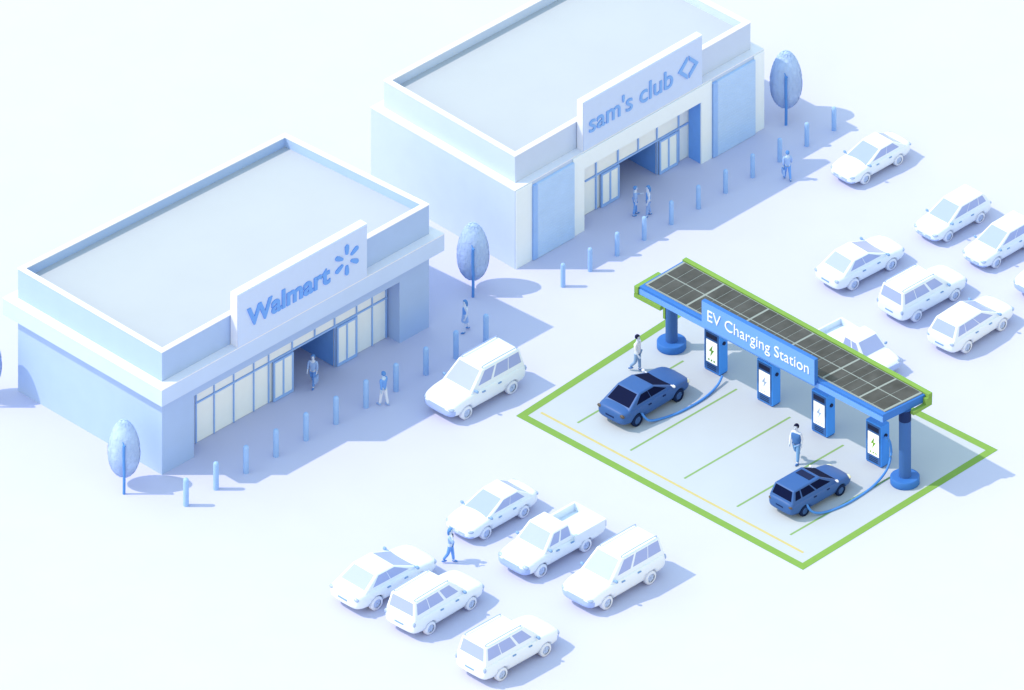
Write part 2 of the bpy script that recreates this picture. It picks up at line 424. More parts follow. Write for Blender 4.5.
# green rim along the back and the ends of the roof
def q2(p): return [Vector((x.x, x.y)) for x in p]
rim = MB()
rim.box(BL - cu_*.02 + cw*.01 + UP*-.12, (BR-BL) + cu_*.22, cw*.24, UP*.2)
rim.box(FL - cu_*.22 - cw*.1 + UP*-.36, (BL-FL)*.52 + cw*.1, cu_*.21, UP*.34)
rim.box(BR - cu_*.02 - cw*.9 + UP*-.56, cw*1.15, cu_*.2, UP*.17)
rim.box(BR + cu_*.0 - cw*.12 + UP*-.40, cw*.36, cu_*.2, UP*.30)
fl2 = Vector((FL.x, FL.y, 0))
rim.box(fl2 - cu_*.22 - cw*.12 + UP*(ZC-.60), cu_*1.55, cw*.2, UP*.21)
c0 = G(671.6, 347.2) + Vector((-.205, .205, 0))
rim.box(c0 + UP*1.5 - cu_*.06 - cw*.06, cu_*.13, cw*.13, UP*(ZC-.39-1.5))
rim.build('edge_trim', GREEN, cn, True)

# ------------------------------------------------------------------ chargers (front faces the bays)
BOLT = [(.05,.30), (-.13,-.04), (-.01,-.02), (-.06,-.30), (.13,.06), (.01,.04)]
def charger(px, py, label, green, rz):
    c = G(px, py)
    t = thing('ev_charger', label, 'ev charger', c, rz, 'chargers under the canopy')
    # local axes: +x depth away from the bays, -y width; near corner at the origin
    b = MB(); W_, D_, H_ = .92, .52, 2.17
    b.box((0,0,.06), (D_,0,0), (0,W_,0), (0,0,H_-.06)); bo = b.build('body', CHB, t)
    bv = bo.modifiers.new('Bevel', 'BEVEL'); bv.width = .03; bv.segments = 2
    MB().box((.04,.03,0), (D_-.08,0,0), (0,W_-.06,0), (0,0,.06)).build('plinth', CHF, t)
    MB().box((-.012,.05,.12), (.014,0,0), (0,W_-.10,0), (0,0,H_-.2)).build('shaded_front_panel', CHF, t)  # front face of the body, shade painted on as a darker sheet
    MB().box((-.022,.14,1.76), (.012,0,0), (0,W_-.28,0), (0,0,.24)).build('display', NAVY, t)
    sc = MB().box((-.026,.13,.52), (.016,0,0), (0,W_-.28,0), (0,0,1.14)).build('screen', LIT, t)
    U, N = Vector((0,-1,0)), Vector((-1,0,0)); k = MB()
    k.add(*plate([(x*1.15, y) for x, y in BOLT], (-.026, W_/2-.01, 1.15), U, UP, N, .008))
    k.build('bolt_symbol', BOLTG if green else BOLTP, sc)
    for j in (-1, 0, 1):
        k = MB().add(*plate([(.045*math.cos(a*.785), .05*math.sin(a*.785)) for a in range(8)], (-.026, W_/2-.01 + j*.16, .66), U, UP, N, .008))
        k.build('dot', BOLTG if green else BOLTP, sc)
    v = MB()
    for j in range(3): v.box((-.018,.2,.18+j*.09), (.008,0,0), (0,W_-.4,0), (0,0,.04))
    v.build('vent', NAVY, t)
    s = MB(); s.rod((.26,0,1.62), (.26,-.05,1.62), .085, n=16); s.build('socket', NAVY, t)
    return t
dirx = math.atan2(*(lambda w: (w.y, w.x))(cw))
ch = []
for (px, py, gr, lb) in ((719.6,377,True,'blue charger with green bolt screen, cabled to the sedan'),
                         (772.4,408,False,'blue idle charger with pale bolt, under the middle of the lettered sign'),
                         (827,439,False,'blue idle charger with pale bolt, past the end of the lettered sign'),
                         (881.3,469,True,'blue charger with green bolt screen, cabled to the estate car')):
    ch.append(charger(px, py, lb, gr, dirx))
def bez(pts, n=28):                        # smooth path through points
    out = []; p = [pts[0]] + list(pts) + [pts[-1]]
    for i in range(1, len(p)-2):
        for k in range(n//4):
            t = k/(n//4); a, b_, c_, d_ = [Vector(x) for x in p[i-1:i+3]]
            out.append(.5*((2*b_) + (c_-a)*t + (2*a-5*b_+4*c_-d_)*t*t + (3*b_-a-3*c_+d_)*t**3))
    out.append(Vector(pts[-1])); return out
def cable(t, pts):
    o = MB().path([t.matrix_basis.inverted() @ p for p in bez(pts)], .055).build('charging_cable', CABLE, t)
    return o

# ------------------------------------------------------------------ cars
TYPES = {
 'sedan': dict(W=.89, H=1.46, belt=.93, cab=(-1.86,-.96,-.10,1.22), st=[(-2.17,.62,.40,.70,.84),(-2.08,.80,.30,.82,.95),(-1.75,.88,.24,.86,.99),(-.9,.89,.21,.90,1.0),(.9,.89,.21,.89,.99),(1.5,.88,.23,.84,.94),(1.93,.84,.25,.76,.85),(2.10,.72,.30,.68,.77),(2.17,.52,.38,.60,.68)]),
 'hatch': dict(W=.89, H=1.56, belt=.94, cab=(-2.02,-1.58,.02,1.26), st=[(-2.10,.66,.40,.75,.88),(-2.02,.82,.30,.86,.98),(-1.7,.88,.24,.90,1.0),(-.9,.89,.21,.91,1.0),(.9,.89,.21,.89,.98),(1.5,.88,.23,.84,.94),(1.90,.84,.25,.78,.87),(2.06,.72,.30,.69,.78),(2.13,.52,.38,.60,.68)]),
 'suv':   dict(W=.92, H=1.80, belt=1.04, cab=(-2.08,-1.92,.22,1.08), st=[(-2.17,.72,.42,.85,1.0),(-2.10,.86,.32,.96,1.07),(-1.8,.91,.26,1.0,1.09),(-.9,.92,.24,1.0,1.09),(.9,.92,.24,.98,1.07),(1.5,.91,.26,.92,1.03),(1.95,.87,.28,.82,.93),(2.10,.76,.34,.72,.82),(2.16,.58,.42,.64,.72)]),
 'estate':dict(W=.90, H=1.62, belt=.96, cab=(-2.06,-1.80,.0,1.24), st=[(-2.16,.68,.40,.76,.90),(-2.08,.83,.30,.88,1.0),(-1.75,.89,.24,.92,1.02),(-.9,.90,.22,.93,1.02),(.9,.90,.22,.90,.99),(1.5,.89,.24,.83,.94),(1.93,.84,.26,.72,.82),(2.10,.72,.31,.61,.70),(2.17,.52,.38,.54,.60)]),
 'pickup':dict(W=.93, H=1.66, belt=1.0, cab=(-.62,-.46,.42,1.12), st=[(-2.42,.80,.42,.62,.70),(-2.36,.90,.34,.66,.72),(-1.8,.92,.30,.68,.72),(-.85,.92,.26,.68,.72),(-.6,.92,.26,.94,1.03),(.9,.92,.26,.93,1.02),(1.5,.91,.27,.86,.97),(1.95,.87,.28,.76,.87),(2.12,.76,.33,.66,.76),(2.18,.58,.42,.58,.66)]),
}
WX0 = (1.32, -1.31)
def body_mesh(T, R, WX):
    mb = MB(); n = len(T['st']); rings = []
    vs = []; fs = []
    for (x, w, zb, zs, zt) in T['st']:
        zm = zb + (zs-zb)*.55
        half = [(.78*w,zb), (.96*w,zb+.10), (1.0*w,zm), (.97*w,zs), (.84*w,zt-.015)]
        ring = [(x, 0, zb)] + [(x, y, z) for y, z in half] + [(x, 0, zt+.02)] + [(x, -y, z) for y, z in half[::-1]]
        vs += ring
    m = len(vs)//n
    for k in range(n-1):
        for i in range(m): fs.append([k*m+i, k*m+(i+1)%m, (k+1)*m+(i+1)%m, (k+1)*m+i])
    fs.append(list(range(m))[::-1]); fs.append(list(range((n-1)*m, n*m)))
    o = MB().add(vs, fs, True).build('tmp_body', CARW)
    s = o.modifiers.new('s', 'SUBSURF'); s.levels = 2; s.render_levels = 2
    cut = MB()
    for x in WX:
        for sd in (1, -1): cut.rod((x, sd*1.3, R), (x, sd*(T['W']-.30), R), R+.065, n=28)
    c = cut.build('tmp_cut', CARW)
    bo = o.modifiers.new('b', 'BOOLEAN'); bo.operation = 'DIFFERENCE'; bo.object = c; bo.solver = 'EXACT'
    me = from_eval(o, 'body')
    bpy.data.objects.remove(o); bpy.data.objects.remove(c)
    # the cabin frame, bevelled, joined into the same shell
    xr0, xr1, xf1, xf0 = T['cab']; wb = T['W']*.90; wt = T['W']*.72; zb = T['belt']-.08; H = T['H']
    cv = [(xr0,-wb,zb),(xf0,-wb,zb),(xf0,wb,zb),(xr0,wb,zb),(xr1,-wt,H-.03),(xf1,-wt,H-.03),(xf1,wt,H-.03),(xr1,wt,H-.03)]
    bm = bmesh.new(); bv = [bm.verts.new(p) for p in cv]
    for q in ([3,2,1,0],[4,5,6,7],[0,1,5,4],[1,2,6,5],[2,3,7,6],[3,0,4,7]): bm.faces.new([bv[i] for i in q])
    bmesh.ops.bevel(bm, geom=bm.edges[:], offset=.07, segments=3, profile=.6, affect='EDGES')
    for f in bm.faces: f.smooth = f.calc_area() < .25
    tmp = bpy.data.meshes.new('tmp'); bm.to_mesh(tmp); bm.free()
    bm = bmesh.new(); bm.from_mesh(me); bm.from_mesh(tmp); bpy.data.meshes.remove(tmp)
    if T is TYPES['pickup']:
        def bx(x0,x1,y0,y1,z0,z1):
            v = [bm.verts.new(p) for p in ((x0,y0,z0),(x1,y0,z0),(x1,y1,z0),(x0,y1,z0),(x0,y0,z1),(x1,y0,z1),(x1,y1,z1),(x0,y1,z1))]
            for q in ([3,2,1,0],[4,5,6,7],[0,1,5,4],[1,2,6,5],[2,3,7,6],[3,0,4,7]): bm.faces.new([v[i] for i in q])
        bx(-2.36,-.62,.80,.90,.60,1.06); bx(-2.36,-.62,-.90,-.80,.60,1.06); bx(-2.41,-2.33,-.88,.88,.60,1.05)
    bm.normal_update(); bm.to_mesh(me); bm.free()
    return me
def wpane(mb, q, n, t=.014, lift=.004):
    q = [Vector(p) for p in q]; a = [p + n*(lift-t) for p in q]; b = [p + n*lift for p in q]
    mb.add(a + b, [[3,2,1,0],[4,5,6,7],[0,1,5,4],[1,2,6,5],[2,3,7,6],[3,0,4,7]])
def bil(c, a, b): return c[0].lerp(c[1], a).lerp(c[3].lerp(c[2], a), b)
def make_car(kind, label, cat, loc, rz, scale, blue=False, rails=False, sunroof=False, group=None, wb=1.0):
    T = TYPES[kind]; R = .30 if kind in ('suv','pickup') else .305; WX = (WX0[0]*wb, WX0[1]*wb); wbf = wb
    t = thing({'sedan':'sedan_car','hatch':'hatchback_car','suv':'sport_utility_car','estate':'estate_car','pickup':'pickup_truck'}[kind], label, cat, loc, rz, group)
    paint = CARB if blue else CARW; glass = GLASSN if blue else CARG; det = EVN if blue else CARD
    me = body_mesh(T, R, WX); me.materials.clear(); me.materials.append(paint)
    for p in me.polygons: p.material_index = 0
    bo = bpy.data.objects.new('body', me); C.objects.link(bo); bo.parent = t
    xr0, xr1, xf1, xf0 = T['cab']; wb = T['W']*.90; wt = T['W']*.72; zb = T['belt']-.08; H = T['H']-.03
    V = Vector
    def pane(name, c4, a0, a1, b0, b1, skew=(0,0)):
        n = (c4[1]-c4[0]).cross(c4[3]-c4[0]).normalized(); mb = MB()
        wpane(mb, [bil(c4,a0,b0), bil(c4,a1,b0), bil(c4,a1+skew[1],b1), bil(c4,a0+skew[0],b1)], n)
        return mb.build(name, glass, t)
    zlo = .30
    pane('windshield', [V((xf0,-wb,zb)),V((xf0,wb,zb)),V((xf1,wt,H)),V((xf1,-wt,H))], .07,.93,.17,.95)
    pane('rear_window', [V((xr0,wb,zb)),V((xr0,-wb,zb)),V((xr1,-wt,H)),V((xr1,wt,H))], .08,.92,.26,.93)
    for s in (1, -1):
        if s == -1: c4 = [V((xr0,-wb,zb)),V((xf0,-wb,zb)),V((xf1,-wt,H)),V((xr1,-wt,H))]
        else: c4 = [V((xf0,wb,zb)),V((xr0,wb,zb)),V((xr1,wt,H)),V((xf1,wt,H))]
        if kind == 'pickup': cuts = ((.07,.46),(.53,.88))
        elif kind == 'sedan': cuts = ((.13,.50),(.515,.91))
        elif kind == 'suv': cuts = ((.05,.30),(.315,.60),(.65,.90))
        elif kind == 'estate': cuts = ((.06,.20),(.235,.54),(.575,.91))
        else: cuts = ((.08,.26),(.275,.58),(.595,.91))
        for (p0, p1) in cuts:
            if s == 1: p0, p1 = 1-p1, 1-p0
            pane('side_window', c4, p0, p1, .30, .90)
        f = MB(); f.ball((xf0-.30, s*(T['W']*.93+.07), T['belt']+.07), .06, .10, .075, 10, 6); f.rod((xf0-.28, s*T['W']*.80, T['belt']+.03), (xf0-.30, s*(T['W']*.93+.02), T['belt']+.06), .035, .03, 8); f.build('mirror', CARL if blue else CARD, t)
        for x in ((-.55,.35) if kind != 'pickup' else (-.45,.38)):
            MB().cbox((x, s*(T['W']-.012), T['belt']-.13), .17, .05, .045).build('door_handle', det, t)
        if kind in ('suv','pickup'):
            hx, hy, hz, hs = 2.04, .66, .70, (.12,.19,.10)
        else: hx, hy, hz, hs = 2.00, .63, .68, (.15,.19,.085)
        MB().ball((hx-.04, s*hy, hz), *hs, 14, 8).build('headlight', LAMPY if blue else LAMPW, t)
        rx = T['st'][0][0]
        if kind == 'pickup': MB().cbox((-2.395, s*.84, .83), .06, .09, .26).build('taillight', LAMPW, t)
        elif kind == 'suv': MB().ball((rx+.07, s*.78, .84), .06, .08, .12, 12, 8).build('taillight', LAMPW, t)
        else: MB().ball((rx+.085, s*.66, .79), .07, .14, .085, 12, 8).build('taillight', LAMPR if blue else LAMPW, t)
        if rails or kind == 'suv':
            MB().path(bez([V((xr1+.1,s*wt*.86,H+.02)),V((xr1+.22,s*wt*.86,H+.085)),V((xf1-.25,s*wt*.86,H+.085)),V((xf1-.1,s*wt*.86,H+.02))], 16), .022, 6).build('roof_rail', paint if blue else CARF, t)
        for x in WX:
            w = MB(); y0, y1 = s*(T['W']-.235), s*(T['W']-.015)
            prof = [(R*.62,0),(R*.93,0),(R,.04),(R,.18),(R*.93,.22),(R*.62,.22)]
            k = 24; vs = []; fs = []
            for (r, a) in prof:
                for i in range(k): vs.append((x + r*math.cos(2*math.pi*i/k), y0 + (y1-y0)*a/.22, R + r*math.sin(2*math.pi*i/k)))
            for j in range(len(prof)-1):
                for i in range(k): fs.append([j*k+i, j*k+(i+1)%k, (j+1)*k+(i+1)%k, (j+1)*k+i])
            w.add(vs, fs, True); wh = w.build('wheel', TYREN if blue else TYREW, t)
            w = MB().rod((x, y0, R), (x, y1-s*.035, R), R*.64, n=24)
            for i in range(5):
                a = 2*math.pi*i/5; ctr = V((x, y1-s*.03, R)); e1 = V((math.cos(a),0,math.sin(a))); e2 = V((-math.sin(a),0,math.cos(a)))
                w.box(ctr - e2*.022, e1*R*.6, e2*.044, V((0,s*.015,0)))
            w.build('rim', RIMB if blue else RIMW, wh)
    def patch(name, m, test, lift):
        pm = MB(); nv = {}
        me.update()
        for p in me.polygons:
            if test(p.center, p.normal): pm.add([me.vertices[i].co + p.normal*lift for i in p.vertices] + [me.vertices[i].co - p.normal*.01 for i in p.vertices],
                [list(range(len(p.vertices))), list(range(len(p.vertices), 2*len(p.vertices)))[::-1]] + [[a, len(p.vertices)+a, len(p.vertices)+(a+1)%len(p.vertices), (a+1)%len(p.vertices)] for a in range(len(p.vertices))])
        if pm.f: return pm.build(name, m, t)
    nose = T['st'][-1][0]
    if not blue:
        if kind in ('suv','pickup'): patch('front_bumper', CARF, lambda c, n: c.x > nose-.42 and .30 < c.z < .66 and n.x > .25 and n.z < .75, .006)
        else: patch('front_bumper', CARF, lambda c, n: c.x > nose-.30 and .28 < c.z < .44 and n.x > .3 and n.z < .6, .006)
    low = .50 if kind in ('suv','pickup') else .44
    xf = T['st'][-1][0]
    gm = MB()
    gy = .46
    gm.box((xf-.075,-gy,low+.02), (.07,0,0), (0,2*gy,0), (0,0,.12 if kind not in ('suv','pickup') else .20)); gm.build('grille', det if blue else CARF, t)
    pl = MB(); pl.cbox((T['st'][0][0]+.02, 0, .60 if kind not in ('suv','estate') else .66), .06, .48, .07); pl.build('number_plate', det, t)
    if sunroof: MB().cbox((-.35,0,H+.005), .42, .92, .03).build('sunroof', NAVY, t)
    t.scale = (scale,)*3
    return t
def put_car(kind, w_lo, w_hi, label, cat='car', front_low=True, wb=None, **kw):
    """w_lo / w_hi: hub pixels of the near side wheels, lower-left then upper-right"""
    R = .30
    wb = wb or {'sedan':.89,'hatch':.89,'suv':.93,'estate':.97,'pickup':.97}[kind]
    a, b = G(*w_lo, R), G(*w_hi, R); a.z = b.z = 0
    sc = (b-a).length / (2.63*wb)
    dv = (b-a).normalized(); n = Vector((-dv.y, dv.x, 0))           # n points to the far side
    z = R*sc
    a, b = G(*w_lo, z), G(*w_hi, z); a.z = b.z = 0
    c = (a+b)/2 + n*(TYPES[kind]['W']-.02)*sc
    fwd = -dv if front_low else dv
    return make_car(kind, label, cat, c, math.atan2(fwd.y, fwd.x), sc, wb=wb, **kw)
gA, gB = 'cars parked in the lower group', 'cars parked in the upper right group'
put_car('suv', (467.4,413.2), (512.8,387.8), 'white estate car with roof rails parked beside the bollards of the spark sign store', wb=.98)
put_car('sedan', (486.9,533.6), (524.7,512.2), 'white sedan parked nose to the person holding a phone', group=gA)
put_car('pickup', (542.3,571), (586.8,545.6), 'white pickup truck parked between a sedan and a roof-railed car', 'pickup truck', group=gA)
put_car('suv', (607.9,603.2), (651.3,578), 'white roof-railed car facing down-left next to the pickup with open bed', group=gA)
put_car('sedan', (377.3,603.8), (421.7,579.9), 'white sedan seen from behind, beside the roof-railed car at the lower group', front_low=False, group=gA)
put_car('suv', (430.9,628.5), (471.9,604), 'white roof-railed car seen from behind, close beside the rear-facing sedan', front_low=False, group=gA)
put_car('suv', (502.4,674.7), (546.1,650.2), 'white roof-railed car seen from behind, lowest car in the picture', front_low=False, group=gA)
put_car('sedan', (866.3,179.1), (899.2,160.5), 'white sedan parked alone near the bollards of the diamond sign store')
put_car('hatch', (949.2,236.8), (980.9,218.2), 'whole white hatchback parked nose-out beside the hatchback at the frame edge', group=gB)
put_car('hatch', (997.3,263), (1029,244.5), 'white hatchback parked nose-out and cut by the picture edge', group=gB)
put_car('sedan', (854.4,284.8), (892,265), 'white sedan seen from behind, parked above the solar canopy', front_low=False, group=gB)
put_car('suv', (917.5,316.5), (955.6,295.5), 'white roof-railed car seen from behind, between sedan and hatchback above the canopy', front_low=False, group=gB)
put_car('hatch', (967.8,347.5), (1002.8,325.3), 'white hatchback seen from behind, lowest of the upper right cars', front_low=False, group=gB)
put_car('suv', (1052,295), (1088,274), 'white car of which only the nose shows at the picture edge', group=gB)
pk = G(861, 361); make_car('pickup', 'white pickup truck half hidden behind the solar canopy', 'pickup truck', pk, math.radians(-92), .86, group=gB)
sed = put_car('sedan', (638.1,420.7), (679.3,396), 'blue sedan with dark windows plugged in at a charger', front_low=False, wb=.99, blue=True)
est = put_car('estate', (805.3,511.2), (841.2,490.7), 'blue estate car with sunroof plugged in at a charger', front_low=False, wb=.95, blue=True, sunroof=True)

cable(ch[0], [G(720.5,377,.28)+Vector((.1,0,0)), G(717,386,.12), G(703,399,.06), G(680,412,.06), G(660,419,.07), G(648,420,.25), G(640,411,.62)])
cable(ch[3], [G(884.2,437,1.62)+Vector((.0,-.03,0)), G(889.5,441,1.5), G(891,455,.85), G(886,471,.3), G(871,488,.06), G(848,503,.06), G(826,512,.07), G(812,511.5,.25), G(805,501,.66)])

# ------------------------------------------------------------------ trees
def egg(t):                                # t 0 bottom .. 1 top -> radius factor
    z = 2*t-1
    return math.sqrt(max(0, 1-z*z)) * (1.03 - .13*z)
def make_tree(loc, label):
    t = thing('tree', label, 'tree', loc, 0, 'trees beside the stores')
    z0, z1, R = .42, 3.32, .68
    tr = MB().path(bez([Vector((0,0,0)), Vector((.01,0,.9)), Vector((0,.01,1.8)), Vector((.0,.0,2.5))], 16), .062, 8)
    for k in range(7):
        a = k*2.4; zz = 1.5 + k*.16
        tr.rod((0,0,zz), (.3*math.cos(a)+.5, .3*math.sin(a)+.5, zz+.42), .026, .012, 6)
    tr.build('trunk', TRUNK, t)
    cr = MB(); rnd = random.Random(3)
    off = Vector((.53,.53,0))              # the crown leans behind the stem
    prof = []
    for k in range(15):
        s = k/14; prof.append((max(.012, egg(s)*R*.98), z0 + (z1-z0)*s))
    cr.lathe(prof, off, 28)
    for i in range(2600):
        s = rnd.random(); s = .5 + (s-.5)*.99; a = rnd.random()*6.2832; q = .992 + .012*rnd.random()
        r = egg(s)*R*q; p = off + Vector((r*math.cos(a), r*math.sin(a), z0 + (z1-z0)*(.5+(s-.5)*(.97+.03*rnd.random()))))
        n = Vector((math.cos(a)*egg(s), math.sin(a)*egg(s), (s-.5)*1.2)).normalized()
        n = (n + Vector((rnd.uniform(-.07,.07), rnd.uniform(-.07,.07), rnd.uniform(-.06,.08)))).normalized()
        u = n.cross(Vector((rnd.uniform(-1,1), rnd.uniform(-1,1), rnd.uniform(-1,1)))).normalized(); w = n.cross(u)
        l = rnd.uniform(.05,.085); b = l*.5
        cr.add([p-u*l, p-w*b+n*.003, p+u*l, p+w*b+n*.003], [[0,1,2,3]])
    cr.build('crown', LEAF, t)
    return t
t0 = make_tree(G(124,494), 'slender blue tree at the near corner of the spark sign store')
for (px, py, lb) in ((473,297,'slender blue tree standing between the two stores'), (786,125,'slender blue tree at the far end of the diamond sign store'),
                     (-14.5,407,'blue tree only just in view at the side edge of the picture')):
    o = dup(t0); o.location = G(px, py); o['label'] = lb; o.rotation_euler = (0,0,0)

# ------------------------------------------------------------------ bollards
ORD = ['first','second','third','fourth','fifth','sixth','seventh','eighth','ninth','tenth','eleventh']
r = .105
b0 = MB().lathe([(r,0),(r,1.10),(r*.86,1.16),(r*.5,1.195),(.01,1.205)], (0,0,0), 18).build('bollard', BOLL)
rows = [([(186+30*k, 505.5-16.4*k) for k in range(11)], 'spark sign store', 'bollards in front of the spark sign store', 1.18),
        ([(563+27.1*k, 286.5-15.65*k) for k in range(11)], 'diamond sign store', 'bollards in front of the diamond sign store', 1.0)]
first = True
for pts, st, gp, sz in rows:
    for k, (px, py) in enumerate(pts):
        o = b0 if first else b0.copy()
        if not first: C.objects.link(o)
        first = False
        o.location = G(px, py); o.scale = (sz,)*3
        o['category'] = 'bollard'; o['group'] = gp
        o['label'] = f'{ORD[k]} blue bollard, counted from the lower end, of the row outside the {st}'

# ------------------------------------------------------------------ people
def skin(edges_pts, radii, edges, name, m, parent, root=0, sub=2, extra=None):
    me = bpy.data.meshes.new(name); me.from_pydata([tuple(p) for p in edges_pts], edges, [])
    o = bpy.data.objects.new(name, me); C.objects.link(o)
    sk = o.modifiers.new('k', 'SKIN'); sk.use_smooth_shade = True
    for i, v in enumerate(me.skin_vertices[0].data):
        r_ = radii[i]; v.radius = (r_[1], r_[0]) if isinstance(r_, tuple) else (r_, r_); v.use_root = (i == root)
    su = o.modifiers.new('s', 'SUBSURF'); su.levels = sub; su.render_levels = sub
    res = from_eval(o, name); bpy.data.objects.remove(o)
    if extra:
        bm = bmesh.new(); bm.from_mesh(res)
        e = extra.build('tmp', m); bm.from_mesh(e.data); bpy.data.objects.remove(e)
        bm.to_mesh(res); bm.free()
    res.materials.clear(); res.materials.append(m)
    for p in res.polygons: p.use_smooth = True
    q = bpy.data.objects.new(name, res); C.objects.link(q); q.parent = parent
    DBG and print('DIM', name, tuple(round(x,2) for x in q.dimensions))
    return q
def person(loc, rz, h, label, shirt, trousers, hair, legs=(20,-20), knees=(5,25), arms=(-15,15), elbows=(15,15), long_hair=False,
           skirt=False, sleeves=True, sleeve_m=None, shoes=P_HAIR, bag=None, phone=False, trouser_len=1.0, skinm=SKIN, hair_cap=True, splay=.0):
    """local: +x ahead, y left; sizes for 1.75 m, scaled to h. leg angles: + forward."""
    t = thing('person', label, 'person', loc, rz)
    V = Vector; sn = lambda a: math.sin(math.radians(a)); cs = lambda a: math.cos(math.radians(a))
    J = {}
    for s, k in ((1,0), (-1,1)):
        hip = V((0, s*.09, .90)); kn = hip + V((sn(legs[k])*.42, s*.01, -cs(legs[k])*.42))
        a2 = legs[k] - knees[k]; an = kn + V((sn(a2)*.40, s*.005, -cs(a2)*.40)); J[s] = [hip, kn, an]
    low = min(J[1][2].z, J[-1][2].z) - .08
    dz = -low
    for s in J: J[s] = [p + V((0,0,dz)) for p in J[s]]
    pel = V((0,0,.94+dz)); wst = V((.0,0,1.08+dz)); cst = V((0,0,1.28+dz)); ntop = V((.0,0,1.44+dz)); neck = V((.01,0,1.50+dz))
    hd0 = V((.02,0,1.58+dz)); hd1 = V((.02,0,1.66+dz)); hd2 = V((.01,0,1.72+dz))
    A = {}
    for s, k in ((1,0), (-1,1)):
        sh = V((0, s*.19, 1.40+dz))
        if phone and s == -1:
            el = sh + V((.20, -.10, -.20)); wr = el + V((-.07, .06, .24))
        else:
            el = sh + V((sn(arms[k])*.28, s*.035, -cs(arms[k])*.28)); a2 = arms[k]+elbows[k]
            wr = el + V((sn(a2)*.25, -s*.005, -cs(a2)*.25))
        A[s] = [sh, el, wr]
    pts = [pel, wst, cst, ntop, neck, hd0, hd1, hd2]; rad = [(.15,.105),(.135,.095),(.155,.105),(.10,.075),(.052,.055),(.075,.088),(.08,.098),(.055,.07)]
    ed = [(i,i+1) for i in range(7)]
    hands = MB()
    for s in (1,-1):
        b_ = len(pts); hip, kn, an = J[s]; toe = an + V((.075, s*.01, -.035))
        pts += [hip, kn, an, toe]; rad += [.088,.058,.042,.034]; ed += [(0,b_),(b_,b_+1),(b_+1,b_+2),(b_+2,b_+3)]
        b_ = len(pts); sh, el, wr = A[s]; dh = (wr-el).normalized(); pm = wr + dh*.07
        pts += [sh, el, wr, pm]; rad += [.058,.042,.032,(.042,.022)]; ed += [(2,b_),(b_,b_+1),(b_+1,b_+2),(b_+2,b_+3)]
        side = dh.cross(V((0,1,0))); side = side.normalized() if side.length > .1 else V((1,0,0))
        for i, (l, o_) in enumerate(((.065,-.030),(.078,-.010),(.072,.010),(.055,.030))):
            p0 = pm + side*o_; p1 = p0 + dh*l*.55; p2 = p1 + dh*l*.4 + V((0,-s*.018,0))
            hands.path([p0 - dh*.03, p0, p1, p2], .0095, 6)
        p0 = wr + dh*.03 + side*.035; hands.path([p0 - side*.02, p0 + side*.02 + dh*.02, p0 + side*.03 + dh*.055], .011, 6)
    hands.ball((.115,0,1.635+dz), .022, .014, .022, 6, 5)                      # nose
    for s in (1,-1): hands.ball((.02, s*.083, 1.635+dz), .018, .012, .030, 6, 5)   # ears
    skin(pts, rad, ed, 'body', skinm, t, extra=hands)
    ey = MB()
    for s in (1,-1): ey.ball((.105, s*.035, 1.665+dz), .010, .013, .009, 6, 5)
    ey.ball((.104, 0, 1.585+dz), .010, .028, .007, 6, 5)
    ey.build('face', hair, t)
    # shirt
    sp_ = [pel - V((0,0,.12)), wst, cst, V((0,0,1.43+dz))]; sr = [(.168,.125),(.155,.115),(.172,.125),(.095,.08)] if sleeve_m is None else [(.185,.14),(.19,.145),(.225,.16),(.17,.13)]; se = [(0,1),(1,2),(2,3)]
    slm = sleeve_m or shirt
    if sleeves and sleeve_m is None:
        for s in (1,-1):
            sh, el, wr = A[s]; b_ = len(sp_); sp_ += [sh, el, el.lerp(wr,.75)]; sr += [.072,.056,.046]; se += [(2,b_),(b_,b_+1),(b_+1,b_+2)]
    if sleeve_m is not None:
        for s in (1,-1): sp_.append(A[s][0] + V((0,-s*.02,.0))); sr.append(.082); se.append((2, len(sp_)-1))
    skin(sp_, sr, se, 'shirt', shirt, t)
    if sleeve_m is not None:
        for s in (1,-1):
            sh, el, wr = A[s]; skin([sh + V((0,s*.02,-.07)), el + V((0,s*.02,0)), el.lerp(wr,.85)], [.042,.044,.040], [(0,1),(1,2)], 'sleeve', sleeve_m, t)
    if skirt:
        MB().lathe([(.20,.58+dz),(.19,.66+dz),(.155,.92+dz),(.14,1.0+dz)], (0,0,0), 16, .85, 1).build('skirt', trousers, t)
    else:
        tp = [pel + V((0,0,.03))]; trd = [(.165,.122)]; te = []
        for s in (1,-1):
            hip, kn, an = J[s]; b_ = len(tp); tp += [hip - V((0,0,.05)), kn, kn.lerp(an, .96*trouser_len)]; trd += [.104,.076,.062]; te += [(0,b_),(b_,b_+1),(b_+1,b_+2)]
        skin(tp, trd, te, 'trousers', trousers, t)
    for s in (1,-1):
        an = J[s][2]; a2 = (legs[0]-knees[0]) if s == 1 else (legs[1]-knees[1])
        f = MB(); rot = Matrix.Rotation(math.radians(-a2*.6 if a2 < -12 else 0), 3, 'Y')
        tmp = MB().ball((0,0,0), .135, .048, .045, 12, 8)
        f.add([rot.inverted() @ v + an + V((.055, s*.008, -.035)) for v in tmp.v], tmp.f, True)
        f.build('shoe', shoes, t)
    if hair_cap:
        hb = MB(); c = V((0,0,1.665+dz)); tmp = MB().ball((0,0,0), .118, .103, .118, 16, 12); keep = []
        vs = []
        for v in tmp.v:
            p = v.copy()
            if p.x > .055 and p.z < .05: p.x = .055 - .02
            if p.z < -.05 and p.x > -.02: p.z = -.05
            vs.append(c + p)
        hb.add(vs, tmp.f, True)
        if long_hair:
            tmp = MB().ball((0,0,0), .06, .10, .17, 12, 8); hb.add([c + v + V((-.085,0,-.12)) for v in tmp.v], tmp.f, True)
        hb.build('hair', hair, t)
    t.scale = (h/1.75,)*3
